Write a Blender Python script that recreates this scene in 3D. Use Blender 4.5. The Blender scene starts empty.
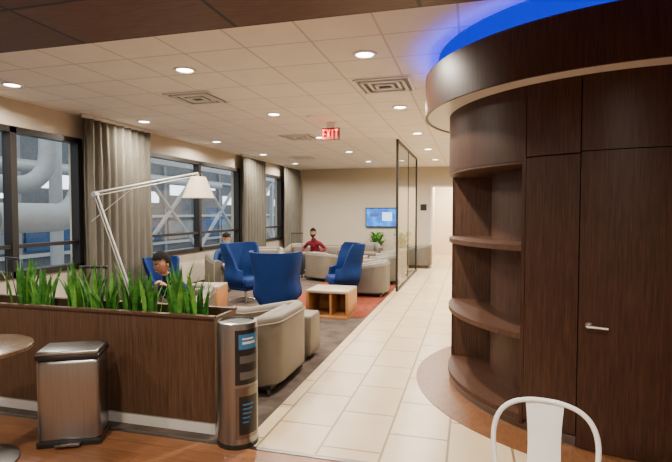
import bpy, bmesh, math, random
from mathutils import Vector, Matrix
random.seed(7)
S=bpy.context.scene
COL=S.collection
rad=math.radians

# ---------------------------------------------------------------- materials
def _nt(name):
    m=bpy.data.materials.new(name); m.use_nodes=True
    nt=m.node_tree; b=nt.nodes['Principled BSDF']
    return m,nt,b
def mat(name,c,rough=.5,metal=0,noise=0,nscale=8,bump=0,bscale=60,spec=.5,emit=None,es=0,stretch=(1,1,1),trans=0,sheen=0):
    m,nt,b=_nt(name)
    b.inputs['Roughness'].default_value=rough
    b.inputs['Metallic'].default_value=metal
    b.inputs['Specular IOR Level'].default_value=spec
    b.inputs['Base Color'].default_value=(*c,1)
    if trans: b.inputs['Transmission Weight'].default_value=trans
    if sheen: b.inputs['Sheen Weight'].default_value=sheen
    tc=nt.nodes.new('ShaderNodeTexCoord'); mp=nt.nodes.new('ShaderNodeMapping')
    mp.inputs['Scale'].default_value=stretch
    nt.links.new(tc.outputs['Object'],mp.inputs['Vector'])
    n=nt.nodes.new('ShaderNodeTexNoise'); n.inputs['Scale'].default_value=nscale; n.inputs['Detail'].default_value=4
    nt.links.new(mp.outputs[0],n.inputs['Vector'])
    r=nt.nodes.new('ShaderNodeValToRGB')
    k=noise
    r.color_ramp.elements[0].position=.3; r.color_ramp.elements[1].position=.7
    r.color_ramp.elements[0].color=(c[0]*(1-k),c[1]*(1-k),c[2]*(1-k),1)
    r.color_ramp.elements[1].color=(min(1,c[0]*(1+k)),min(1,c[1]*(1+k)),min(1,c[2]*(1+k)),1)
    nt.links.new(n.outputs['Fac'],r.inputs[0]); nt.links.new(r.outputs[0],b.inputs['Base Color'])
    if bump:
        n2=nt.nodes.new('ShaderNodeTexNoise'); n2.inputs['Scale'].default_value=bscale
        nt.links.new(mp.outputs[0],n2.inputs['Vector'])
        bp=nt.nodes.new('ShaderNodeBump'); bp.inputs['Strength'].default_value=bump; bp.inputs['Distance'].default_value=.01
        nt.links.new(n2.outputs['Fac'],bp.inputs['Height']); nt.links.new(bp.outputs[0],b.inputs['Normal'])
    if emit:
        b.inputs['Emission Color'].default_value=(*emit,1); b.inputs['Emission Strength'].default_value=es
    return m
def wood(name,c1,c2,stretch,rough=.35,scale=6,spec=.4,detail=6):
    m,nt,b=_nt(name)
    tc=nt.nodes.new('ShaderNodeTexCoord'); mp=nt.nodes.new('ShaderNodeMapping'); mp.inputs['Scale'].default_value=stretch
    n=nt.nodes.new('ShaderNodeTexNoise'); n.inputs['Scale'].default_value=scale; n.inputs['Detail'].default_value=detail; n.inputs['Roughness'].default_value=.65
    r=nt.nodes.new('ShaderNodeValToRGB'); r.color_ramp.elements[0].position=.32; r.color_ramp.elements[1].position=.68
    r.color_ramp.elements[0].color=(*c1,1); r.color_ramp.elements[1].color=(*c2,1)
    L=nt.links.new
    L(tc.outputs['Object'],mp.inputs['Vector']); L(mp.outputs[0],n.inputs['Vector']); L(n.outputs['Fac'],r.inputs[0]); L(r.outputs[0],b.inputs['Base Color'])
    b.inputs['Roughness'].default_value=rough; b.inputs['Specular IOR Level'].default_value=spec
    return m
def brick(name,c1,c2,mortar,bw,rh,ms,swap=False,offset=.5,rough=.4,grain=None,loc=(0,0,0),spec=.5,bump=.3,mottle=.06):
    m,nt,b=_nt(name); L=nt.links.new
    tc=nt.nodes.new('ShaderNodeTexCoord'); mp=nt.nodes.new('ShaderNodeMapping')
    mp.inputs['Location'].default_value=loc
    L(tc.outputs['Object'],mp.inputs['Vector'])
    v=mp.outputs[0]
    if swap:
        s=nt.nodes.new('ShaderNodeSeparateXYZ'); c=nt.nodes.new('ShaderNodeCombineXYZ')
        L(v,s.inputs[0]); L(s.outputs[1],c.inputs[0]); L(s.outputs[0],c.inputs[1]); v=c.outputs[0]
    t=nt.nodes.new('ShaderNodeTexBrick'); t.offset=offset
    t.inputs['Scale'].default_value=1; t.inputs['Brick Width'].default_value=bw; t.inputs['Row Height'].default_value=rh
    t.inputs['Mortar Size'].default_value=ms; t.inputs['Mortar Smooth'].default_value=.1
    t.inputs['Color1'].default_value=(*c1,1); t.inputs['Color2'].default_value=(*c2,1); t.inputs['Mortar'].default_value=(*mortar,1)
    L(v,t.inputs['Vector'])
    n=nt.nodes.new('ShaderNodeTexNoise'); n.inputs['Scale'].default_value=4; n.inputs['Detail'].default_value=6
    mp2=nt.nodes.new('ShaderNodeMapping'); mp2.inputs['Scale'].default_value=grain or (1,1,1)
    L(tc.outputs['Object'],mp2.inputs['Vector']); L(mp2.outputs[0],n.inputs['Vector'])
    mr=nt.nodes.new('ShaderNodeMapRange'); mr.inputs[1].default_value=.3; mr.inputs[2].default_value=.7
    mr.inputs[3].default_value=1-mottle; mr.inputs[4].default_value=1+mottle
    L(n.outputs['Fac'],mr.inputs[0])
    mx=nt.nodes.new('ShaderNodeVectorMath'); mx.operation='SCALE'
    L(t.outputs['Color'],mx.inputs[0]); L(mr.outputs[0],mx.inputs['Scale']); L(mx.outputs[0],b.inputs['Base Color'])
    b.inputs['Roughness'].default_value=rough; b.inputs['Specular IOR Level'].default_value=spec
    if bump:
        bp=nt.nodes.new('ShaderNodeBump'); bp.inputs['Strength'].default_value=bump; bp.inputs['Distance'].default_value=.003; bp.invert=True
        L(t.outputs['Fac'],bp.inputs['Height']); L(bp.outputs[0],b.inputs['Normal'])
    return m
def glassmat(name,tint=(.9,.95,.95),k=.35):
    m,nt,b=_nt(name); L=nt.links.new
    nt.nodes.remove(b); out=nt.nodes['Material Output']
    tr=nt.nodes.new('ShaderNodeBsdfTransparent'); tr.inputs[0].default_value=(*tint,1)
    gl=nt.nodes.new('ShaderNodeBsdfGlossy'); gl.inputs['Roughness'].default_value=.02
    fr=nt.nodes.new('ShaderNodeLayerWeight'); fr.inputs[0].default_value=.5
    pw=nt.nodes.new('ShaderNodeMath'); pw.operation='POWER'; pw.inputs[1].default_value=3.0
    ma=nt.nodes.new('ShaderNodeMath'); ma.operation='MULTIPLY_ADD'; ma.inputs[1].default_value=k; ma.inputs[2].default_value=.03; ma.use_clamp=True
    mx=nt.nodes.new('ShaderNodeMixShader')
    L(fr.outputs['Facing'],pw.inputs[0]); L(pw.outputs[0],ma.inputs[0])
    L(ma.outputs[0],mx.inputs[0]); L(tr.outputs[0],mx.inputs[1]); L(gl.outputs[0],mx.inputs[2]); L(mx.outputs[0],out.inputs[0])
    return m
def emis(name,c,s,base=None):
    m,nt,b=_nt(name)
    b.inputs['Base Color'].default_value=(*(base or c),1); b.inputs['Emission Color'].default_value=(*c,1); b.inputs['Emission Strength'].default_value=s
    if base: b.inputs['Specular IOR Level'].default_value=0; b.inputs['Roughness'].default_value=1
    return m

M_walnut=wood('dark_walnut',(.025,.0095,.0052),(.070,.029,.0165),(14,14,.7),rough=.42,spec=.3)
M_walnut_in=wood('walnut_inner',(.045,.020,.012),(.105,.050,.030),(14,14,.7),rough=.5,spec=.3)
M_planter=wood('planter_walnut',(.048,.024,.013),(.105,.056,.032),(16,16,.6),rough=.42,spec=.3)
M_soffit=brick('soffit_wood',(.085,.042,.025),(.125,.064,.040),(.010,.006,.004),1.2,.62,.014,offset=0,rough=.5,grain=(2,18,2),mottle=.25,loc=(.3,.1,0))
M_woodfloor=brick('plank_floor',(.28,.12,.052),(.21,.088,.038),(.08,.032,.015),1.4,.13,.002,rough=.3,grain=(1.5,20,1),mottle=.25)
M_ringwood=wood('ring_wood',(.13,.052,.020),(.23,.10,.042),(10,2,1),rough=.35)
M_tile=brick('hall_tile',(.62,.475,.29),(.69,.545,.345),(.26,.175,.095),.61,.42,.009,swap=True,rough=.28,mottle=.06,loc=(.13,.2,0))
M_carpet=mat('carpet',(.100,.076,.062),rough=.95,noise=.35,nscale=5,bump=.5,bscale=200,spec=.1)
M_carpet2=mat('carpet_rust',(.20,.050,.028),rough=.95,noise=.3,nscale=9,bump=.5,bscale=200,spec=.1)
M_ceil=brick('acoustic_tile',(.81,.78,.72),(.84,.81,.75),(.58,.54,.49),.61,.61,.010,offset=0,rough=.9,spec=.1,mottle=.03,loc=(.1,.25,0))
M_wall=mat('wall_paint',(.55,.485,.39),rough=.8,noise=.02,nscale=3,spec=.2)
M_wallw=mat('wall_cream',(.75,.64,.46),rough=.8,noise=.02,nscale=3,spec=.2)
M_dark=mat('window_frame',(.012,.010,.009),rough=.4,noise=.1)
M_black=mat('black_plastic',(.012,.012,.013),rough=.35,noise=.1)
M_white=mat('white_paint',(.75,.74,.72),rough=.4,noise=.02)
M_base=mat('baseboard',(.55,.52,.48),rough=.5,noise=.03)
M_steel=mat('brushed_steel',(.33,.33,.33),rough=.3,metal=1,noise=.12,nscale=5,stretch=(60,60,.5))
M_steeld=mat('steel_trim',(.22,.21,.20),rough=.3,metal=1,noise=.05)
M_chrome=mat('chrome',(.7,.7,.7),rough=.12,metal=1,noise=.02)
M_alu=mat('aluminium',(.62,.62,.6),rough=.35,metal=.7,noise=.02)
M_blue=mat('blue_fabric',(.004,.023,.115),rough=.8,noise=.12,nscale=30,bump=.3,bscale=300,spec=.2)
M_taupe=mat('taupe_leather',(.145,.120,.088),rough=.45,noise=.08,nscale=6,bump=.15,bscale=120)
M_taupe_l=mat('taupe_piping',(.34,.29,.22),rough=.5,noise=.05)
M_grey=mat('grey_leather',(.135,.118,.095),rough=.45,noise=.08,nscale=6,bump=.15,bscale=120)
M_curt=mat('curtain_fabric',(.135,.125,.102),rough=.9,noise=.15,nscale=10,stretch=(1,6,.3),spec=.1)
M_oak=wood('table_oak',(.34,.14,.04),(.50,.23,.08),(3,12,3),rough=.4)
M_oaktop=mat('table_top',(.42,.33,.23),rough=.35,noise=.06)
M_leaf=mat('leaf_green',(.040,.17,.022),rough=.45,noise=.5,nscale=16,stretch=(1,1,2),spec=.3)
M_leaf2=mat('leaf_bright',(.12,.33,.045),rough=.45,noise=.35,nscale=16,spec=.3)
M_soil=mat('soil',(.03,.02,.013),rough=.95,noise=.4,nscale=40)
M_pot=mat('pot',(.10,.09,.08),rough=.5,noise=.05)
M_glass=glassmat('window_glass',(.84,.88,.90),.40)
M_glass2=glassmat('partition_glass',(.80,.85,.84),.45)
M_skin=mat('skin',(.42,.20,.12),rough=.55,noise=.05,nscale=10,spec=.3)
M_skin2=mat('skin_tan',(.32,.15,.09),rough=.55,noise=.05,nscale=10,spec=.3)
M_lip=mat('lips',(.30,.10,.08),rough=.5)
M_hair=mat('black_hair',(.006,.0045,.004),rough=.8,noise=.3,nscale=60,spec=.15)
M_eye=mat('eye_white',(.7,.68,.65),rough=.2); M_iris=mat('iris',(.02,.012,.008),rough=.2)
M_navy=mat('navy_shirt',(.010,.018,.055),rough=.9,noise=.5,nscale=35,spec=.15)
M_burg=mat('burgundy_shirt',(.14,.008,.02),rough=.8,noise=.1,spec=.2)
M_bshirt=mat('blue_shirt',(.02,.05,.15),rough=.8,noise=.1,spec=.2)
M_pants=mat('dark_trousers',(.02,.022,.03),rough=.8,noise=.1)
M_shoe=mat('shoes',(.02,.018,.017),rough=.5)
M_mask=mat('face_mask',(.015,.016,.02),rough=.8); M_maskb=mat('face_mask_blue',(.25,.42,.55),rough=.8)
M_dl=emis('downlight_lens',(1,.90,.75),22)
M_led=emis('blue_led',(.0,.004,1),34)
M_coveglow=emis('added_blue_cove_glow',(.0,.012,1),.9,(.004,.005,.02))  # added self-glowing surface imitating the blue-lit cove, not a real fitting
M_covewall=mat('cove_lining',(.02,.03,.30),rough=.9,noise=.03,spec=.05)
M_exit=emis('exit_red',(1,.01,.015),6); M_exitbg=mat('exit_face',(.22,.19,.18),rough=.5)
M_shade=emis('lamp_shade_fabric',(.62,.51,.36),.22)
M_suit=mat('suitcase_shell',(.02,.02,.024),rough=.4); M_suitr=mat('suitcase_red',(.35,.05,.03),rough=.4)

# ---------------------------------------------------------------- mesh builder
class B:
    def __init__(s,name): s.name=name; s.v=[];s.f=[];s.m=[];s.ml=[]
    def mi(s,m):
        if m not in s.ml: s.ml.append(m)
        return s.ml.index(m)
    def raw(s,vs,fs,m,mx=None):
        o=len(s.v); i=s.mi(m) if not isinstance(m,list) else None
        for p in vs:
            p=Vector(p); s.v.append(tuple(mx@p if mx else p))
        for k,f in enumerate(fs):
            s.f.append([o+q for q in f]); s.m.append(i if i is not None else s.mi(m[k]))
    def bm(s,bm,m,mx=None):
        bm.verts.ensure_lookup_table(); bm.verts.index_update()
        s.raw([v.co.copy() for v in bm.verts],[[v.index for v in f.verts] for f in bm.faces],m,mx); bm.free()
    def box(s,c,d,m,bev=0,seg=2,mx=None,rz=0,rx=0,ry=0):
        bm=bmesh.new(); bmesh.ops.create_cube(bm,size=1); bmesh.ops.scale(bm,vec=d,verts=bm.verts)
        if bev: bmesh.ops.bevel(bm,geom=list(bm.edges),offset=bev,segments=seg,affect='EDGES',profile=.5)
        T=Matrix.Translation(c)@Matrix.Rotation(rz,4,'Z')@Matrix.Rotation(ry,4,'Y')@Matrix.Rotation(rx,4,'X')
        s.bm(bm,m,(mx@T) if mx else T)
    def cyl(s,p0,p1,r0,m,r1=None,seg=20,mx=None,cap=True):
        r1=r0 if r1 is None else r1
        p0=Vector(p0);p1=Vector(p1); d=p1-p0; q=d.to_track_quat('Z','Y')
        vs=[];fs=[]
        for p,r in((p0,r0),(p1,r1)):
            for i in range(seg):
                a=2*math.pi*i/seg; vs.append(p+q@Vector((r*math.cos(a),r*math.sin(a),0)))
        for i in range(seg):
            j=(i+1)%seg; fs.append([i,j,seg+j,seg+i])
        if cap: fs.append(list(range(seg))[::-1]); fs.append(list(range(seg,2*seg)))
        s.raw(vs,fs,m,mx)
    def tube(s,pts,r,m,seg=10,mx=None,flat=1):
        pts=[Vector(p) for p in pts]; n=len(pts); vs=[];fs=[]
        up=None
        for i,p in enumerate(pts):
            t=(pts[min(i+1,n-1)]-pts[max(i-1,0)]).normalized()
            if up is None: up=Vector((0,0,1)) if abs(t.z)<.9 else Vector((1,0,0))
            x=t.cross(up).normalized(); y=x.cross(t).normalized(); up=y
            rr=r[i] if isinstance(r,(list,tuple)) else r
            for k in range(seg):
                a=2*math.pi*k/seg; vs.append(p+x*rr*math.cos(a)+y*rr*flat*math.sin(a))
        for i in range(n-1):
            for k in range(seg):
                j=(k+1)%seg; fs.append([i*seg+k,i*seg+j,(i+1)*seg+j,(i+1)*seg+k])
        fs.append(list(range(seg))[::-1]); fs.append([(n-1)*seg+k for k in range(seg)])
        s.raw(vs,fs,m,mx)
    def lathe(s,prof,m,c=(0,0,0),seg=32,mx=None):
        vs=[];fs=[]; n=len(prof)
        for r,z in prof:
            for k in range(seg):
                a=2*math.pi*k/seg; vs.append((c[0]+r*math.cos(a),c[1]+r*math.sin(a),c[2]+z))
        for i in range(n-1):
            for k in range(seg):
                j=(k+1)%seg; fs.append([i*seg+k,i*seg+j,(i+1)*seg+j,(i+1)*seg+k])
        s.raw(vs,fs,m,mx)
    def arc(s,c,r0,r1,a0,a1,z0,z1,m,step=2.5):
        n=max(1,int(abs(a1-a0)/step)); vs=[];fs=[]
        full=abs(abs(a1-a0)-360)<.01
        for i in range(n+1):
            a=rad(a0+(a1-a0)*i/n); ca,sa=math.cos(a),math.sin(a)
            for r,z in((r0,z0),(r1,z0),(r1,z1),(r0,z1)): vs.append((c[0]+r*ca,c[1]+r*sa,z))
        for i in range(n):
            for k in range(4):
                j=(k+1)%4; fs.append([i*4+k,(i+1)*4+k,(i+1)*4+j,i*4+j])
        if not full: fs.append([3,2,1,0]); fs.append([n*4+k for k in range(4)])
        s.raw(vs,fs,m)
    def ell(s,c,r,m,mx=None,sub=2,rot=None):
        bm=bmesh.new(); bmesh.ops.create_icosphere(bm,subdivisions=sub,radius=1)
        T=Matrix.Translation(c)@(rot.to_4x4() if rot else Matrix.Identity(4))@Matrix.Diagonal((*r,1))
        s.bm(bm,m,(mx@T) if mx else T)
    def done(s,smooth=True,ang=38,parent=None,loc=None,rz=0):
        me=bpy.data.meshes.new(s.name); me.from_pydata(s.v,[],s.f); 
        for m in s.ml: me.materials.append(m)
        for i,p in enumerate(me.polygons): p.material_index=s.m[i]
        bm=bmesh.new(); bm.from_mesh(me); bmesh.ops.recalc_face_normals(bm,faces=bm.faces); bm.to_mesh(me); bm.free()
        if smooth:
            for p in me.polygons: p.use_smooth=True
            me.set_sharp_from_angle(angle=rad(ang))
        me.update()
        o=bpy.data.objects.new(s.name,me); COL.objects.link(o)
        if parent: o.parent=parent
        if loc: o.location=loc
        o.rotation_euler[2]=rz
        return o
def sbox(name,x0,x1,y0,y1,z0,z1,m):
    b=B(name); b.box(((x0+x1)/2,(y0+y1)/2,(z0+z1)/2),(x1-x0,y1-y0,z1-z0),m); return b.done(smooth=False)

CH=3.05; XL=-5.7; YB=16.0; XR=3.2; YF=-3.0; YS=3.0
# ---------------------------------------------------------------- shell
b=B('floor_tile'); b.box(((-1.5+XR)/2,(YS+YB+3)/2,-.05),(XR+1.5,YB+3-YS,.1),M_tile); b.done(False)
b=B('floor_carpet'); b.box(((XL-1.5)/2,(YS+YB)/2,-.05),(-1.5-XL,YB-YS,.1),M_carpet); b.done(False)
b=B('floor_wood'); b.box(((XL+XR)/2,(YS+YF)/2,-.05),(XR-XL,YS-YF,.1),M_woodfloor); b.done(False)
sbox('trim_floor_threshold',XL+.0,XR,YS-.02,YS+.02,0,.004,M_steeld)
sbox('floor_carpet_border',-3.2,-1.52,7.2,13.5,0,.006,M_carpet2)
sbox('ceiling',XL,XR,YS,YB+3,CH,CH+.1,M_ceil)
b=B('ceiling_wood_soffit'); b.box(((XL+XR)/2,(YS+YF)/2,2.88),(XR-XL,YS-YF,.12),M_soffit); b.box(((XL+XR)/2,YS-.02,2.99),(XR-XL,.04,.22),M_walnut); b.done(False)
sbox('ceiling_front',XL,XR,YF,YS,CH+.05,CH+.15,M_white)
sbox('wall_right',XR,XR+.1,YF,YB+3,0,CH+.1,M_wall)
sbox('wall_front',XL,XR,YF-.1,YF,0,CH+.1,M_wall)
# left window wall
b=B('wall_left')
b.box((XL-.1,(YF+YB)/2,.375),(.2,YB-YF,.75),M_wall)
b.box((XL-.1,(YF+YB)/2,(2.7+CH+.1)/2),(.2,YB-YF,CH+.1-2.7),M_wall)
for y0,y1 in((YF,-1),(6.15,7.5),(11.4,12.5),(14.3,YB)):
    b.box((XL-.1,(y0+y1)/2,1.725),(.2,y1-y0,1.95),M_wall)
b.done(False)
n=0
for y0,y1,muls in((-1,6.15,(1.4,3.2,5.0)),(7.5,11.4,(9.5,)),(12.5,14.3,())):
    n+=1; b=B('window_%d'%n)
    x=XL-.02
    for z in(.79,2.66): b.box((x,(y0+y1)/2,z),(.14,y1-y0,.08),M_dark)
    b.box((x,(y0+y1)/2,1.15),(.1,y1-y0,.05),M_dark)
    for y in(y0+.04,y1-.04): b.box((x,y,1.725),(.14,.08,1.95),M_dark)
    for y in muls: b.box((x,y,1.725),(.14,.09,1.95),M_dark)
    b.raw([(x-.03,y0+.02,.8),(x-.03,y1-.02,.8),(x-.03,y1-.02,2.64),(x-.03,y0+.02,2.64)],[[0,1,2,3]],M_glass)
    b.done(False)
# back wall with doorway
b=B('wall_back')
b.box(((XL-1.2)/2,YB+.1,CH/2),(-1.2-XL,.2,CH),M_wall)
b.box(((1.0+XR)/2,YB+.1,CH/2),(XR-1.0,.2,CH),M_wall)
b.box((-.1,YB+.1,(2.4+CH)/2),(2.2,.2,CH-2.4),M_wall)
b.done(False)
b=B('wall_corridor'); b.box((-.1,YB+2.9,CH/2),(2.4,.1,CH),M_wallw); b.box((-1.3,YB+1.55,CH/2),(.1,2.7,CH),M_wallw); b.box((1.1,YB+1.55,CH/2),(.1,2.7,CH),M_wallw); b.done(False)
sbox('baseboard_back',XL,-1.22,YB-.02,YB,0,.1,M_dark)
sbox('baseboard_left',XL,XL+.02,YS+.6,YB-.02,0,.1,M_dark)
b=B('trim_doorway'); b.box((-1.19,YB-.01,1.2),(.06,.06,2.4),M_white); b.box((-.1,YB-.01,2.42),(2.24,.06,.05),M_white); b.done(False)

# ---------------------------------------------------------------- curtains
def curtain(y0,y1):
    b=B('curtain'); n=int((y1-y0)*70); vs=[];fs=[]; zs=(.03,1.0,2.2,CH-.06)
    for i in range(n+1):
        y=y0+(y1-y0)*i/n
        for z in zs:
            a=.055*math.sin(y*2*math.pi/.17+ .5*math.sin(y*5))*(1 if z<2.5 else .75)
            vs.append((XL+.2+a+.01*math.sin(z*3+y*9),y,z))
    for i in range(n):
        for k in range(3): fs.append([i*4+k,(i+1)*4+k,(i+1)*4+k+1,i*4+k+1])
    b.raw(vs,fs,M_curt); b.box((XL+.2,(y0+y1)/2,CH-.03),(.05,y1-y0+.1,.055),M_white)
    o=b.done(ang=180); return o
curtain(6.05,7.6); curtain(11.3,12.6); curtain(14.1,15.6)

# ---------------------------------------------------------------- downlights
LY=(4.47,6.82,9.15,11.5,13.85); LX=(-5.05,-2.82,-.95)
PW=3.1
def downlight(x,y,z=CH,power=26,r=.085):
    b=B('recessed_downlight'); b.lathe([(r+.03,0),(r+.028,-.012),(r,-.012),(r-.006,-.003)],M_white,(x,y,z)); 
    b.lathe([(.0001,-.004),(r-.004,-.004)],M_dl,(x,y,z)); o=b.done()
    l=bpy.data.lights.new('downlight_lamp','AREA'); l.shape='DISK'; l.size=.16; l.energy=power*PW; l.color=(1,.89,.75); l.spread=rad(165)
    q=bpy.data.objects.new('downlight_lamp',l); q.location=(x,y,z-.02); COL.objects.link(q); q.parent=o
for y in LY:
    for x in LX: downlight(x,y)
downlight(.3,9.15); downlight(.3,12.5)
for x,y in((-4.2,1.0),(-2.0,1.0),(.3,1.0),(-2,-1.2),(1,-1.2)): downlight(x,y,2.82,20)  # out of view, added to light the foreground under the soffit
downlight(-.5,YB+1.6,CH,60)
for x,y in((-3.35,5.6),(-.95,5.6),(-3.2,9.0),(-4.3,12.4)):
    b=B('ceiling_air_diffuser'); 
    for k in range(4):
        s_=.30-.07*k; z=CH-.004-.010*(k%2)
        for dx,dy,sx,sy in((s_,0,.03,2*s_),(-s_,0,.03,2*s_),(0,s_,2*s_,.03),(0,-s_,2*s_,.03)):
            b.box((x+dx,y+dy,z-.006),(sx,sy,.016),M_white)
    b.box((x,y,CH-.002),(.56,.56,.004),M_pot); b.done(False)
b=B('ceiling_speaker'); b.lathe([(.0001,-.035),(.05,-.03),(.07,-.01),(.072,0)],M_white,(-2.35,7.1,CH)); b.done()

# exit sign
b=B('exit_sign'); x,y,z=-2.19,7.69,2.86
b.box((x,y,z),(.30,.03,.20),M_exitbg,.004); b.box((x,y,z+.145),(.12,.06,.09),M_white)
def letter(b,ch,ox,oz,w,h,t,y,m):
    seg={'E':[((0,0),(0,h)),((0,0),(w,0)),((0,h/2),(w*.8,h/2)),((0,h),(w,h))],'X':[((0,0),(w,h)),((0,h),(w,0))],'I':[((w/2,0),(w/2,h))],'T':[((w/2,0),(w/2,h)),((0,h),(w,h))]}[ch]
    for (a,c),(d,e) in seg:
        L=math.hypot(d-a,e-c); an=math.atan2(e-c,d-a)
        b.box((ox+(a+d)/2,y,oz+(c+e)/2),(L+t*.9,.006,t),m,ry=-an)
for i,ch in enumerate('EXIT'): letter(b,ch,x-.125+i*.067,z-.065,.042,.13,.02,y-.018,M_exit)
b.done(False)

# ---------------------------------------------------------------- round walnut unit
C=(1.3,4.95); R=1.5
b=B('curved_shelving_unit')
A0,A1,AD,AE=170,232.3,246.6,281
g=.15
b.arc(C,R-.03,R,A1+g,AD-g,.09,1.985,M_walnut)
b.arc(C,R-.03,R,A1+g,AD-g,1.995,2.5,M_walnut)
b.arc(C,R-.03,R,AD+g,AE,2.005,2.5,M_walnut)
b.arc(C,R-.03,R,A0-14,A1-g,1.97,2.5,M_walnut)
b.arc(C,R-.03,R,A0-14,A0,.09,1.97,M_walnut)
b.arc(C,R-.03,R,AE,A0-14+360-.3,.0,2.5,M_walnut)
b.arc(C,R-.05,R-.035,A1-1,AE,.02,2.5,M_black)
b.arc(C,R-.42,R-.40,A0,A1,.05,2.0,M_walnut_in)
b.arc(C,R-.42,R-.005,A0-.9,A0,.05,2.0,M_walnut_in)
b.arc(C,R-.42,R,A1-1.1,A1,.05,2.0,M_walnut)
b.arc(C,R-.40,R-.004,A0,A1-1,1.95,1.99,M_walnut_in)
for z in(.09,.69,1.335): b.arc(C,R-.40,R-.004,A0,A1-1,z-.02,z+.02,M_walnut_in)
b.arc(C,R-.42,R-.025,A0-14,AD-.3,0,.07,M_steeld)
b.arc(C,0.01,R-.001,0,360,2.8,2.84,M_walnut)
b.arc(C,R-.03,R,0,360,2.5,2.84,M_walnut)
b.done(ang=30)
b=B('curved_ceiling_fascia')
b.arc(C,1.705,1.73,0,360,2.49,2.85,M_walnut)
b.arc(C,R+.002,1.705,0,360,2.50,2.52,M_white)
b.arc(C,1.66,1.69,0,360,2.80,2.815,M_led)
b.arc(C,1.60,1.61,0,360,2.80,CH-.002,M_coveglow)  # added glow band in place of blue light above the fascia
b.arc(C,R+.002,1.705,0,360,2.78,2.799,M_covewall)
b.done(ang=30)
b=B('door_1'); b.arc(C,R-.034,R-.002,AD+.1,AE-.2,.01,1.998,M_walnut)
a=rad(AD+2.6); n_=Vector((math.cos(a),math.sin(a),0)); t_=Vector((-math.sin(a),math.cos(a),0)); p=Vector((C[0],C[1],.85))+n_*R
b.cyl(p-n_*.002,p+n_*.012,.022,M_steel); b.cyl(p,p+n_*.055,.008,M_alu)
b.tube([p+n_*.05-t_*.006,p+n_*.056+t_*.03,p+n_*.054+t_*.12],.008,M_alu)
b.done(ang=30)
b=B('floor_wood_ring'); b.arc(C,.01,1.80,0,360,0,.005,M_ringwood); b.done(False)

# ---------------------------------------------------------------- planter
b=B('planter_box'); x0,x1,y0,y1,h=-5.4,-1.74,3.1,3.42,.85
b.box(((x0+x1)/2,y0+.01,(h+.09)/2),(x1-x0,.025,h-.09),M_planter); b.box(((x0+x1)/2,y1-.01,(h+.09)/2),(x1-x0,.025,h-.09),M_planter)
for x in(x0+.0125,x1-.0125): b.box((x,(y0+y1)/2,(h+.09)/2),(.025,y1-y0-.03,h-.09),M_planter)
b.box(((x0+x1)/2,(y0+y1)/2,.045),(x1-x0-.02,y1-y0-.02,.09),M_base)
b.box(((x0+x1)/2,y0+.0,h+.003),(x1-x0,.05,.018),M_planter);b.box(((x0+x1)/2,y1,h+.003),(x1-x0,.05,.018),M_planter)
b.box(((x0+x1)/2,(y0+y1)/2,h-.08),(x1-x0-.05,y1-y0-.05,.04),M_soil); b.done(False)
def blade(b,p,H,w,lean,az,m):
    n=6; vs=[];fs=[]; d=Vector((math.cos(az),math.sin(az),0)); s=Vector((-d.y,d.x,0)); tw=random.uniform(-.8,.8)
    for i in range(n+1):
        t=i/n; ww=w*(.55+1.1*t-1.65*t**2.6) if t<1 else .0005
        ww=max(ww,.0008)
        c=Vector(p)+Vector((0,0,H*t))+d*lean*t*t
        sd=(s*math.cos(tw*t)+d*math.sin(tw*t))
        vs+= [c-sd*ww, c+d*ww*.3, c+sd*ww]
    for i in range(n):
        for k in range(2): fs.append([i*3+k,i*3+k+1,(i+1)*3+k+1,(i+1)*3+k])
    b.raw(vs,fs,m)
for cx,hh in((-4.6,.36),(-4.05,.34),(-3.62,.38),(-3.42,.35),(-3.08,.40),(-2.90,.38),(-2.74,.30),(-2.53,.38),(-2.38,.31),(-2.13,.38),(-1.97,.33)):
    b=B('snake_plant')
    for i in range(18):
        a=random.uniform(0,6.28); r=random.uniform(0,.085)
        blade(b,(cx+r*math.cos(a),3.26+r*math.sin(a),.79),hh*random.uniform(.6,1.15),random.uniform(.016,.027),random.uniform(.0,.11),a+random.uniform(-.5,.5),random.choice((M_leaf,M_leaf,M_leaf2)))
    b.done(ang=180)

# ---------------------------------------------------------------- litter column
b=B('recycling_bin_column'); x,y=-1.55,3.07; rr=.138
b.lathe([(rr,.0),(rr,.83),(rr-.004,.85),(rr-.02,.855),(rr-.022,.84),(.0001,.835)],M_steel,(x,y,0),48)
b.lathe([(rr+.004,0),(rr+.004,.03),(rr,.032)],M_black,(x,y,0),48)
b.lathe([(.0001,.843),(rr-.03,.843),(rr-.03,.838)],M_black,(x,y,0),48)
b.arc((x,y),rr-.001,rr+.003,290,370,.44,.81,M_black,4)
b.arc((x,y),rr-.001,rr+.003,290,370,.07,.42,M_steeld,4)
lab=mat('label_blue',(.03,.16,.34),rough=.4)
b.arc((x,y),rr+.002,rr+.005,300,360,.68,.78,lab,4)
b.arc((x,y),rr+.002,rr+.005,300,360,.10,.36,M_black,4)
for z in(.61,.50): b.arc((x,y),rr+.002,rr+.006,303,357,z-.025,z+.025,M_pot,4)
b.arc((x,y),rr+.004,rr+.007,310,350,.715,.73,M_white,4); b.arc((x,y),rr+.004,rr+.007,310,343,.745,.755,M_white,4)
for k in range(5): b.arc((x,y),rr+.004,rr+.007,310,343-4*k,.30-.03*k,.31-.03*k,lab,4)
b.done()
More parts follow.
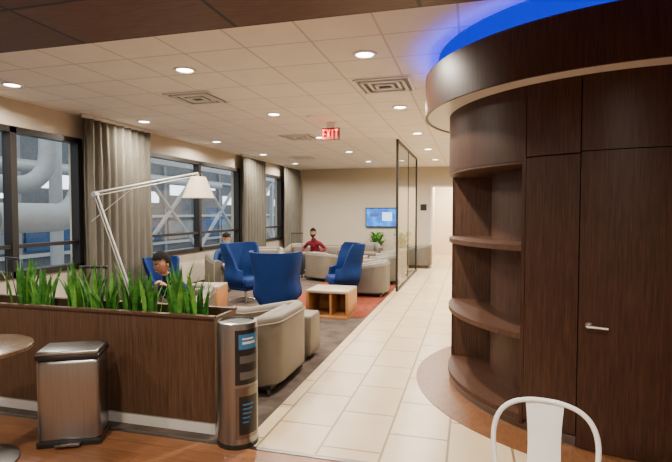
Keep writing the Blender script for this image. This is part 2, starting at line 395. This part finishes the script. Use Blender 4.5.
# ---------------------------------------------------------------- step can
b=B('step_trash_can'); mx=Matrix.Translation((-2.68,2.80,-.0))@Matrix.Rotation(rad(27),4,'Z')@Matrix.Diagonal((1,1,.955,1))
b.box((0,0,.33),(.40,.26,.60),M_steel,.035,4,mx=mx); b.box((0,0,.025),(.41,.27,.05),M_black,.012,mx=mx)
b.box((0,0,.645),(.41,.27,.035),M_black,.012,mx=mx); b.box((0,-.003,.675),(.40,.265,.035),M_steel,.014,3,mx=mx)
b.box((0,-.155,.03),(.16,.05,.018),M_steeld,.006,mx=mx); b.done()
# round table
b=B('round_table'); x,y=-3.03,2.33
b.lathe([(.0001,.75),(.34,.75),(.35,.745),(.35,.725),(.34,.72),(.0001,.72)],wood('table_walnut',(.07,.04,.025),(.16,.10,.06),(3,12,3),rough=.25),(x,y,0),48)
b.lathe([(.04,.0),(.035,.72)],M_steeld,(x,y,0)); b.lathe([(.26,0),(.26,.012),(.06,.03),(.04,.06)],M_steeld,(x,y,0)); b.done()

# ---------------------------------------------------------------- white metal chair (faces the viewer)
b=B('white_metal_chair'); mx=Matrix.Translation((.315,2.22,0))@Matrix.Rotation(rad(-8),4,'Z')@Matrix.Diagonal((.96,1,.92,1))
MW=mat('white_enamel',(.82,.82,.80),rough=.25,noise=.02)
hoop=[(-.19,-.02,.45),(-.213,.0,.60),(-.214,.015,.70),(-.19,.025,.775),(-.14,.03,.825),(-.07,.034,.848),(0,.035,.853),(.07,.034,.848),(.14,.03,.825),(.19,.025,.775),(.214,.015,.70),(.213,.0,.60),(.19,-.02,.45)]
def cr(pts,n=5):
    out=[];P=[Vector(p) for p in pts];P=[2*P[0]-P[1]]+P+[2*P[-1]-P[-2]]
    for i in range(1,len(P)-2):
        for k in range(n):
            t=k/n; a,b_,c,d=P[i-1:i+3]
            out.append(.5*((2*b_)+(c-a)*t+(2*a-5*b_+4*c-d)*t*t+(-a+3*b_-3*c+d)*t**3))
    out.append(P[-2]); return out
b.tube(cr(hoop),.0115,MW,12,mx)
vs=[];fs=[]
for i in range(9):
    t=i/8; z=.45+.395*t; w=.080-.012*math.sin(t*math.pi)
    for k in range(7):
        u=-1+2*k/6; vs.append((w*u,-.015+.048*t-.012*(1-u*u)*math.sin(t*math.pi),z))
for i in range(8):
    for k in range(6): fs.append([i*7+k,i*7+k+1,(i+1)*7+k+1,(i+1)*7+k])
b.raw(vs,fs,MW,mx); b.raw([(v[0],v[1]+.004,v[2]) for v in vs],fs,MW,mx)
b.box((0,-.2,.445),(.38,.38,.022),MW,.01,3,mx=mx)
b.box((0,-.2,.425),(.34,.34,.03),MW,.01,mx=mx)
for sx in(-1,1):
    b.tube([(sx*.16,-.03,.44),(sx*.20,.06,0)],[.022,.014],MW,10,mx); b.tube([(sx*.16,-.36,.44),(sx*.20,-.42,0)],[.022,.014],MW,10,mx)
b.done()

# ---------------------------------------------------------------- furniture
def club(loc,rz,w=.82,d=.80,h=.70,m=M_taupe,name='club_armchair'):
    """front = -Y local"""
    b=B(name); T=.15
    r=.16
    hw=w/2-T/2; yb=d/2-T/2
    pl=[(-hw,-d/2+.03),(-hw,-d/2+.2),(-hw,yb-r)]
    for k in range(1,7):
        a=math.pi-(math.pi/2)*k/6; pl.append((-hw+r+r*math.cos(a),yb-r+r*math.sin(a)))
    for k in range(0,7):
        a=math.pi/2-(math.pi/2)*k/6; pl.append((hw-r+r*math.cos(a),yb-r+r*math.sin(a)))
    pl+=[(hw,-d/2+.2),(hw,-d/2+.03)]
    n=len(pl); vs=[];fs=[]
    prof=[(-1,0),(-1,.9),(-.86,.965),(-.5,1),(.5,1),(.86,.965),(1,.9),(1,0)]
    for i,(px,py) in enumerate(pl):
        q0=Vector(pl[max(i-1,0)]);q1=Vector(pl[min(i+1,n-1)]);t=(q1-q0).normalized(); nn=Vector((-t.y,t.x))
        f=(py+d/2)/(d); top=h*(.84+.16*min(1,max(0,(f-.25)/.6)))
        for o,z in prof: vs.append((px+nn.x*o*T/2,py+nn.y*o*T/2,.09+(top-.09)*z))
    k8=len(prof)
    for i in range(n-1):
        for k in range(k8):
            j=(k+1)%k8; fs.append([i*k8+k,i*k8+j,(i+1)*k8+j,(i+1)*k8+k])
    fs.append(list(range(k8)));fs.append([(n-1)*k8+k for k in range(k8)][::-1])
    b.raw(vs,fs,m)
    for side in(1,6):
        b.tube([vs[i*k8+side] for i in range(n)],.006,M_taupe_l,6)
    for sx in(-1,1):
        i0=0 if sx<0 else (n-1)
        b.tube([vs[i0*k8+k] for k in range(k8)],.006,M_taupe_l,6)
    b.box((0,-.03,.20),(w-2*T+.02,d-.12,.22),m,.02,2)
    b.box((0,-.07,.375),(w-2*T-.005,d-.22,.15),m,.045,4)
    b.box((0,d/2-T-.06,.53),(w-2*T-.01,.13,.26),m,.045,4,rx=rad(-8))
    b.box((0,0,.075),(w-.10,d-.10,.04),M_black)
    for sx in(-1,1):
        for sy in(-1,1): b.cyl((sx*(w/2-.09),sy*(d/2-.09),0),(sx*(w/2-.09),sy*(d/2-.09),.07),.022,M_steeld,seg=12)
    return b.done(ang=45,loc=(*loc,0),rz=rz)
FL=rad(-90)   # facing -X
club((-2.04,4.34),FL,1.0,.88,.69)
club((-1.9,9.35),FL,.84,.78,.66,M_grey)
club((-1.9,11.0),FL,.84,.78,.66,M_grey)
club((-1.9,12.5),FL,.84,.78,.66,M_grey)
club((-1.45,14.35),FL,.84,.78,.68,M_grey)
club((-3.40,5.12),rad(8),.84,.80,.70,M_taupe)
club((-5.0,9.45),rad(50),.84,.78,.72,M_grey)
club((-4.85,11.25),rad(20),.84,.78,.72,M_grey)
club((-2.9,14.0),rad(20),.84,.78,.70,M_grey)
club((-3.3,11.1),rad(150),.84,.78,.66,M_taupe)
club((-4.05,12.65),0,1.7,.82,.72,M_taupe,'lounge_sofa')
b=B('cube_ottoman'); b.box((-1.88,5.10,.27),(.50,.36,.44),M_taupe,.03,3); 
for sx in(-1,1):
    for sy in(-1,1): b.cyl((-1.88+sx*.17,5.10+sy*.12,0),(-1.88+sx*.17,5.10+sy*.12,.06),.018,M_steeld,seg=10)
b.done()

def wing(loc,rz,scale=1):
    """high-back swivel wing chair; front = -Y"""
    b=B('blue_wing_chair'); nt_,ns=36,16; outer=[];inner=[]
    def sm(x,a,c): x=max(0,min(1,(x-a)/(c-a))); return x*x*(3-2*x)
    for i in range(nt_+1):
        t=-1+2*i/nt_; at=abs(t)
        H=1.03+.03*at-.46*sm(at,.62,.80)-.02*sm(at,.8,1)
        for j in range(ns+1):
            s=j/ns; z=.24+(H-.24)*s
            zz=(z-.24)/.81
            w=.285+.055*math.exp(-((zz-.25)/.2)**2)+.10*sm(zz,.40,.95)-.09*(1-sm(zz,0,.22))
            dd=.30+.02*zz
            ang=t*rad(128)
            e=.62
            cx=math.copysign(abs(math.sin(ang))**e,math.sin(ang)); cy=math.copysign(abs(math.cos(ang))**e,math.cos(ang))
            y=dd*cy+.10*zz-.02
            if zz>.5: y-= .09*sm(zz,.5,1)*sm(at,.3,.7)
            outer.append(Vector((w*cx,y,z)))
    for i in range(nt_+1):
        for j in range(ns+1):
            p=outer[i*(ns+1)+j]; q=Vector((0,.0,p.z)); v=(q-p); v.z=0; v.normalize(); inner.append(p+v*.055)
    k=ns+1; vs=outer+inner; N=len(outer); fs=[]
    for i in range(nt_):
        for j in range(ns):
            a=i*k+j; fs.append([a,a+k,a+k+1,a+1]); fs.append([N+a,N+a+1,N+a+k+1,N+a+k])
        a=i*k+ns; fs.append([a,a+k,N+a+k,N+a]); a=i*k; fs.append([a,N+a,N+a+k,a+k])
    for j in range(ns):
        for i in(0,nt_):
            a=i*k+j; fs.append([a,a+1,N+a+1,N+a])
    b.raw(vs,fs,M_blue)
    b.box((0,-.03,.36),(.50,.52,.16),M_blue,.05,4); b.box((0,.0,.26),(.44,.44,.08),M_blue,.03,3)
    b.cyl((0,0,.05),(0,0,.24),.028,M_chrome)
    for q in range(4):
        a=q*math.pi/2+math.pi/4; b.tube([(0,0,.07),(.30*math.cos(a),.30*math.sin(a),.02)],[.022,.014],M_chrome,8)
    o=b.done(ang=50,loc=(*loc,0),rz=rz); o.scale=(scale,)*3; return o
wing((-2.68,6.6),rad(188)); wing((-3.86,8.0),rad(70)); wing((-2.26,8.75),rad(-62),.98); wing((-4.95,7.15),rad(60),.8)

def cube_table(loc,w=.66,d=.55,h=.42,rz=0):
    b=B('wooden_side_table'); t=.04
    b.box((0,0,h-t/2),(w,d,t),M_oaktop,.004); b.box((0,0,t/2),(w,d,t),M_oak,.004)
    for sx in(-1,1): b.box((sx*(w/2-t/2),0,h/2),(t,d-.002,h-2*t),M_oak,.003)
    b.box((0,d/2-.02,h/2),(w-2*t,.02,h-2*t),M_oak); b.box((.05,0,h/2),(.03,d-.05,h-2*t),M_oak)
    b.done(loc=(*loc,0),rz=rz)
cube_table((-2.06,7.3),.66,.6,.42); cube_table((-4.05,7.0),.5,.5,.44,rad(10)); cube_table((-2.85,12.6),.45,.45,.44)

# floor lamp
b=B('cantilever_floor_lamp')
base=Vector((-3.07,4.24,0)); j=Vector((-3.66,4.15,1.78)); sh=Vector((-3.0,5.0,2.03))
b.lathe([(.0001,.025),(.17,.022),(.175,0)],M_alu,tuple(base))
def rods(p,q,off):
    o=Vector(off); b.cyl(p+o,q+o,.011,M_alu,seg=8); b.cyl(p-o,q-o,.006,M_alu,seg=8)
b.cyl(base,base+Vector((-.02,-.005,.12)),.018,M_alu)
rods(base+Vector((0,0,.1)),j,(.018,.0,0)); rods(j,sh,(0,0,.016))
b.cyl(j+Vector((0,-.03,0)),j+Vector((0,.03,0)),.028,M_alu); 
b.cyl(j+Vector((-.05,-.01,-.28)),sh+(j-sh)*.62+Vector((0,0,.02)),.004,M_alu,seg=6)
b.tube([sh,sh+Vector((.0,0,-.03))],.012,M_alu)
b.lathe([(.085,-.03),(.18,-.27)],M_shade,tuple(sh),40); b.lathe([(.083,-.03),(.178,-.27)],M_shade,tuple(sh),40); b.lathe([(.0001,-.035),(.085,-.035)],M_shade,tuple(sh),40)
b.ell(tuple(sh+Vector((0,0,-.15))),(.04,.04,.055),emis('bulb',(1,.8,.55),5)); b.done(ang=40)

# glass partition
b=B('glass_partition'); x=-1.41; ya,yb=9.8,13.4
b.raw([(x,ya,.03),(x,yb,.03),(x,yb,CH-.03),(x,ya,CH-.03)],[[0,1,2,3]],M_glass2)
for y in(ya,yb): b.box((x,y,CH/2),(.045,.05,CH),M_dark)
for z in(.02,CH-.02): b.box((x,(ya+yb)/2,z),(.045,yb-ya,.04),M_dark)
b.box((x,(ya+yb)/2,CH/2),(.02,.015,CH-.06),M_dark)
b.done(False)

# tv
def screenmat():
    m,nt,bs=_nt('tv_screen'); L=nt.links.new
    tc=nt.nodes.new('ShaderNodeTexCoord'); n=nt.nodes.new('ShaderNodeTexVoronoi'); n.inputs['Scale'].default_value=5
    r=nt.nodes.new('ShaderNodeValToRGB'); e=r.color_ramp.elements
    e[0].color=(.005,.05,.28,1); e[1].color=(.01,.28,.75,1); e.new(.5).color=(.005,.12,.50,1)
    L(tc.outputs['Object'],n.inputs['Vector']); L(n.outputs['Distance'],r.inputs[0]); L(r.outputs[0],bs.inputs['Emission Color']); bs.inputs['Emission Strength'].default_value=3.0
    bs.inputs['Base Color'].default_value=(.01,.01,.01,1); return m
b=B('wall_television'); b.box((-2.8,YB-.05,1.42),(1.08,.05,.64),M_black,.008); b.box((-2.8,YB-.01,1.42),(.4,.04,.3),M_black); b.box((-2.8,YB-.077,1.42),(1.02,.004,.58),screenmat())
b.box((-2.62,YB-.081,1.45),(.32,.003,.28),emis('tv_panel_white',(.4,.7,.9),1.6)); b.box((-3.05,YB-.081,1.5),(.3,.003,.12),emis('tv_panel_dark',(.05,.1,.3),.8)); b.done(False)
b=B('room_sign'); b.box((-1.45,YB-.01,1.75),(.2,.015,.2),M_black,.003); b.done(False)

def fern(x,y,zp,R_,n=46,hp=.35):
    b=B('potted_plant'); b.lathe([(.0001,0),(.11,0),(.15,hp),(.135,hp),(.13,hp-.03),(.0001,hp-.03)],M_pot,(x,y,0),24)
    for i in range(n):
        a=random.uniform(0,6.28); L_=R_*random.uniform(.6,1.1); H=zp*random.uniform(.4,1); pts=[]
        for k in range(6):
            t=k/5; pts.append((x+math.cos(a)*L_*t**1.2,y+math.sin(a)*L_*t**1.2,hp-.03+H*math.sin(t*2.0)))
        vs=[];fs=[]; s_=Vector((-math.sin(a),math.cos(a),0))
        for k,p in enumerate(pts):
            w=.035*math.sin(math.pi*(k+.6)/6.3); vs+=[Vector(p)-s_*w,Vector(p)+s_*w]
        for k in range(5): fs.append([2*k,2*k+1,2*k+3,2*k+2])
        b.raw(vs,fs,random.choice((M_leaf,M_leaf2)))
    b.done(ang=180)
fern(-2.85,15.4,.66,.42,60); fern(-1.78,13.35,.72,.32,60,hp=.42)

def suitcase(x,y,rz,m,hh=1.05,name='rolling_suitcase'):
    b=B(name); b.box((0,0,.33),(.36,.22,.52),m,.04,4)
    for k in range(5): b.box((-.12+.06*k,-.112,.33),(.02,.008,.44),m,.003)
    for sx in(-.13,.13): b.cyl((sx,.09,.58),(sx,.09,hh),.008,M_steeld,seg=8)
    b.box((0,.09,hh),(.30,.03,.03),M_black,.01)
    for sx in(-.14,.14):
        for sy in(-.07,.07): b.cyl((sx-.012,sy,.03),(sx+.012,sy,.03),.03,M_black,seg=12); b.cyl((sx,sy,.03),(sx,sy,.09),.014,M_black,seg=8)
    b.done(loc=(x,y,0),rz=rz)
suitcase(-3.80,4.20,rad(15),M_suit,1.02); suitcase(-5.0,4.25,rad(-20),M_suitr,1.08); suitcase(-4.1,11.3,rad(10),M_suit,1.08)

# ---------------------------------------------------------------- people
def skinned(vs,es,rs,root=0,sub=2):
    me=bpy.data.meshes.new('tmp'); me.from_pydata(vs,es,[]); o=bpy.data.objects.new('tmp',me); COL.objects.link(o)
    o.modifiers.new('s','SKIN'); 
    sk=me.skin_vertices[0].data
    for i,r in enumerate(rs): sk[i].radius=(r,r) if not isinstance(r,tuple) else r
    sk[root].use_root=True
    m=o.modifiers.new('u','SUBSURF'); m.levels=sub
    dg=bpy.context.evaluated_depsgraph_get(); dg.update(); ev=o.evaluated_get(dg); em=ev.to_mesh()
    V=[v.co.copy() for v in em.vertices]; F=[list(p.vertices) for p in em.polygons]; ev.to_mesh_clear()
    bpy.data.objects.remove(o); bpy.data.meshes.remove(me); return V,F
def segd(p,a,c):
    d=c-a; t=max(0,min(1,(p-a).dot(d)/max(d.length_squared,1e-9))); return (p-(a+d*t)).length
def person(name,loc,rz,hs,lean,arms,pitch,yaw,shirt,pants,skin,hair,mask=None,short=False,sink=0):
    b=B(name); f=-lean
    P={'pel':(0,.06,hs+.10),'sp':(0,.07+f*.35,hs+.25-sink*.3),'ch':(0,.04+f*.75,hs+.42-sink),'ub':(0,.03+f*.95,hs+.50-sink),'nk':(0,.0+f*1.08,hs+.585-sink),'hd':(0,-.02+f*1.2,hs+.66-sink)}
    J=[];idx={}
    def add(k,p,r): idx[k]=len(J); J.append((Vector(p),r))
    add('pel',P['pel'],.135);add('sp',P['sp'],.125);add('ch',P['ch'],.14);add('ub',P['ub'],.10);add('nk',P['nk'],.052);add('hd',P['hd'],.05)
    E=[('pel','sp','s'),('sp','ch','s'),('ch','ub','s'),('ub','nk','s'),('nk','hd','k')]
    for s,nm in((-1,'L'),(1,'R')):
        add('sh'+nm,(s*.165,P['ub'][1],P['ub'][2]-.015),.062)
        el,wr=arms[0 if s<0 else 1]; el=Vector(el);wr=Vector(wr); S0=J[idx['sh'+nm]][0]
        add('ua'+nm,S0.lerp(el,.5),.052); add('el'+nm,el,.042); add('fa'+nm,el.lerp(wr,.4),.038); add('wr'+nm,wr,.026)
        E+=[('ub','sh'+nm,'s'),('sh'+nm,'ua'+nm,'s'),('ua'+nm,'el'+nm,'k' if short else 's'),('el'+nm,'fa'+nm,'k' if short else 's'),('fa'+nm,'wr'+nm,'k' if short else 's')]
        add('hp'+nm,(s*.095,.02,hs+.085),.092); add('th'+nm,(s*.115,-.20,hs+.085),.08); add('kn'+nm,(s*.13,-.42,hs+.075),.062); add('cf'+nm,(s*.125,-.42,hs*.62),.055); add('an'+nm,(s*.12,-.41,.10),.038); add('ft'+nm,(s*.13,-.47,.045),.04); add('to'+nm,(s*.14,-.60,.035),.032)
        E+=[('pel','hp'+nm,'p'),('hp'+nm,'th'+nm,'p'),('th'+nm,'kn'+nm,'p'),('kn'+nm,'cf'+nm,'p'),('cf'+nm,'an'+nm,'p'),('an'+nm,'ft'+nm,'o'),('ft'+nm,'to'+nm,'o')]
    V,F=skinned([tuple(j[0]) for j in J],[(idx[a],idx[c]) for a,c,_ in E],[j[1] for j in J],0,2)
    mm={'s':shirt,'k':skin,'p':pants,'o':M_shoe}; ms=[]
    segs=[(J[idx[a]][0],J[idx[c]][0],t,(J[idx[a]][1]+J[idx[c]][1])/2) for a,c,t in E]
    for q in F:
        c=Vector((0,0,0))
        for i in q: c+=V[i]
        c/=len(q); best=min(segs,key=lambda g_:segd(c,g_[0],g_[1])-g_[3]); ms.append(mm[best[2]])
    b.raw(V,F,ms)
    nk=J[idx['nk']][0]; b.tube([nk+Vector((.058*math.cos(a),.058*math.sin(a),-.012+.015*math.sin(a))) for a in [2*math.pi*i/20 for i in range(21)]],.010,shirt,6)
    for nm in'LR':
        wr=J[idx['wr'+nm]][0]; d=(wr-J[idx['fa'+nm]][0]).normalized(); s=-1 if nm=='L' else 1
        side=d.cross(Vector((0,0,1)));  side=Vector((1,0,0)) if side.length<.2 else side.normalized(); nrm=side.cross(d).normalized()
        if nrm.z>0: nrm=-nrm
        rot=Matrix((side,d,nrm)).transposed()
        b.ell(tuple(wr+d*.045),(.040,.056,.016),skin,rot=rot,sub=2)
        for q in range(4):
            off=(-.030+.020*q); L_=(.060,.072,.068,.052)[q] if s*1>0 else (.052,.068,.072,.060)[q]
            p0=wr+d*.055+side*off; p1=wr+d*.092+side*off*1.1; p2=p1+(d*.8+nrm*.6).normalized()*L_*.5; p3=p2+(d*.3+nrm*.95).normalized()*L_*.38; p4=p3+(nrm-d*.15).normalized()*L_*.22
            v_,f_=skinned([tuple(z) for z in(p0,p1,p2,p3,p4)],[(0,1),(1,2),(2,3),(3,4)],[.009,.0095,.0085,.008,.0065],0,1); b.raw(v_,f_,skin)
        ts=side*(-s)*1
        p0=wr+d*.02+ts*.02; p1=wr+d*.045+ts*.043; p2=p1+(d*.8+ts*.4+nrm*.4).normalized()*.032; p3=p2+(d+nrm*.5).normalized()*.024
        v_,f_=skinned([tuple(z) for z in(p0,p1,p2,p3)],[(0,1),(1,2),(2,3)],[.012,.012,.010,.008],0,1); b.raw(v_,f_,skin)
    hc=J[idx['hd']][0]+Vector((0,-.025-.05*math.sin(pitch),.095))
    HM=Matrix.Translation(hc)@Matrix.Rotation(yaw,4,'Z')@Matrix.Rotation(pitch,4,'X')
    def shape(n):
        x,y,z=n
        g_=lambda cx,cz,sx,sz: math.exp(-((x-cx)/sx)**2-((z-cz)/sz)**2)*(1 if y<0 else 0)
        X=x*.078*(1-.30*max(0,-z)**1.6); Y=y*.096; Z=z*.118
        if y<0: 
            Y*=1-.10*max(0,z-.5)
            Y-= .024*g_(0,-.16,.13,.20)*(-y)
            Y+= .008*(g_(.36,.05,.2,.14)+g_(-.36,.05,.2,.14))
            Y-= .004*g_(0,.2,.7,.09)
            Y-= .006*g_(0,-.52,.25,.10)
            Y-= .010*g_(0,-.85,.35,.18)
            Y+= .004*g_(0,-.66,.3,.06)
        else:
            Y+= .006*max(0,z)
        return Vector((X,Y,Z))
    bm=bmesh.new(); bmesh.ops.create_icosphere(bm,subdivisions=4,radius=1)
    for v in bm.verts: v.co=shape(v.co)
    b.bm(bm,skin,HM)
    bm=bmesh.new(); bmesh.ops.create_icosphere(bm,subdivisions=4,radius=1)
    kill=[v for v in bm.verts if not ((v.co.z>.40) or (v.co.y>-.12 and v.co.z>-.1) or (v.co.y>.2 and v.co.z>-.55))]
    bmesh.ops.delete(bm,geom=kill,context='VERTS')
    for v in bm.verts:
        n_=v.co.copy(); th=1.12+.04*random.random()+.10*max(0,n_.z)
        v.co=shape(n_)*th; v.co.z+=.002
    b.bm(bm,hair,HM)
    for s in(-1,1):
        b.ell((s*.077,.008,-.006),(.012,.020,.032),skin,HM)
        b.ell((s*.029,-.079,.008),(.013,.010,.008),M_eye,HM); b.ell((s*.029,-.0875,.008),(.0055,.003,.0055),M_iris,HM)
        b.tube([HM@Vector((s*.014,-.096,.026)),HM@Vector((s*.030,-.094,.031)),HM@Vector((s*.046,-.082,.027))],.004,hair,6)
    if mask:
        bm=bmesh.new(); bmesh.ops.create_icosphere(bm,subdivisions=4,radius=1)
        bmesh.ops.delete(bm,geom=[v for v in bm.verts if not(v.co.y<-.25 and -.95<v.co.z<-.08)],context='VERTS')
        for v in bm.verts: v.co=shape(v.co)*1.06+Vector((0,-.004,0))
        b.bm(bm,mask,HM)
        for s in(-1,1): b.tube([HM@Vector((s*.065,-.035,-.03)),HM@Vector((s*.082,.0,-.005)),HM@Vector((s*.08,.02,.0))],.002,mask,5)
    else:
        b.tube([HM@Vector((-.024,-.089,-.060)),HM@Vector((0,-.1005,-.060)),HM@Vector((.024,-.089,-.060))],[.002,.0055,.002],M_lip,6)
    return b.done(ang=180,loc=(*loc,0),rz=rz)
person('seated_man',(-3.27,5.05),rad(-10),.38,.20,(((-.27,-.17,.56),(-.12,-.36,.66)),((.28,-.14,.60),(.11,-.33,.78))),rad(16),rad(-6),M_navy,M_pants,M_skin,M_hair,short=True,sink=.11)
rel=(((-.24,-.10,.60),(-.15,-.30,.54)),((.24,-.10,.60),(.15,-.30,.54)))
wide=(((-.31,.0,.62),(-.22,-.22,.54)),((.31,.0,.62),(.22,-.22,.54)))
person('seated_man',(-4.02,12.5),0,.38,.06,wide,rad(3),rad(5),M_burg,M_pants,M_skin2,M_hair,mask=M_mask,sink=.10)
person('seated_woman',(-5.0,9.33),rad(50),.38,.06,rel,rad(14),rad(-20),M_bshirt,M_pants,M_skin,M_hair,mask=M_maskb,sink=.10)
b=B('mobile_phone'); b.box((0,0,0),(.075,.009,.15),M_black,.004,rx=rad(-35)); b.done(loc=(-3.32,4.66,.78),rz=rad(-10))

# ---------------------------------------------------------------- exterior beyond the windows
M_duct=mat('duct_paint',(.46,.48,.48),rough=.45,noise=.06); M_ext=mat('exterior_metal',(.24,.26,.28),rough=.6,noise=.15,nscale=2)
M_extd=mat('exterior_dark',(.12,.135,.15),rough=.6,noise=.2); M_extb=mat('exterior_blue',(.02,.08,.20),rough=.5,noise=.2); M_extw=emis('exterior_lit_window',(.85,.92,.95),3.2)
sbox('exterior_ground',-30,XL-.25,-6,34,-.4,-.3,M_ext)
b=B('exterior_duct')
for dx,r,z in((-8.6,.30,1.48),(-9.6,.20,2.2)):
    pts=[(dx,-1,z),(dx,4,z),(dx,8.6,z)]+[(dx,8.6+.8*math.sin(a),z+.8-.8*math.cos(a)) for a in [rad(x) for x in(15,30,45,60,75,90)]]+[(dx,9.4,4.4)]
    b.tube(pts,r,M_duct,24)
b.tube([(-10.6,10.6,.2),(-10.6,10.6,4.4)],.16,M_duct,20); b.tube([(-10.9,4,2.75),(-10.9,20,2.75)],.12,M_duct,20)
for y in(1,3,5,7): b.cyl((-8.6,y-.04,1.48),(-8.6,y+.04,1.48),.34,M_ext,seg=24); b.cyl((-8.6,y,-.3),(-8.6,y,1.3),.07,M_ext)
b.done()
b=B('exterior_truss')
for y in range(0,30,3):
    b.box((-8.0-.4,y+11,1.9),(.14,.14,4.4),M_duct); 
    b.cyl((-8.4,y+11,.4),(-8.4,y+14,2.9),.06,M_duct,seg=10); b.cyl((-8.4,y+11,2.9),(-8.4,y+14,.4),.06,M_duct,seg=10)
b.box((-8.4,25,3.0),(.2,30,.16),M_duct); b.box((-8.4,25,.4),(.2,30,.16),M_duct); b.done()
b=B('exterior_building'); b.box((-15,22,3),(1,60,7),M_extd)
for k in range(21):
    y=-6+2.7*k; b.box((-14.45,y,3),(.12,.15,7),M_ext); 
    b.box((-14.46,y+1.35,2.3+.4*(k%3)),(.06,1.7,.5),M_extw); b.box((-14.46,y+1.35,.7),(.08,2.2,.9),M_extb if k%2 else M_ext)
for z in(.1,1.4,3.3,4.4): b.box((-14.42,22,z),(.14,60,.12),M_duct)
b.done(False)

# ---------------------------------------------------------------- world + camera
w=bpy.data.worlds.new('World'); S.world=w; w.use_nodes=True
bg=w.node_tree.nodes['Background']; bg.inputs[0].default_value=(.57,.61,.65,1); bg.inputs[1].default_value=2.8
cd=bpy.data.cameras.new('camera'); cd.sensor_width=36; cd.lens=490/672*36; cd.clip_start=.05; cd.clip_end=200
co=bpy.data.objects.new('camera',cd); COL.objects.link(co); co.location=(0,0,1.6)
co.rotation_euler=(rad(90-2.22),0,rad(15.3)); S.camera=co
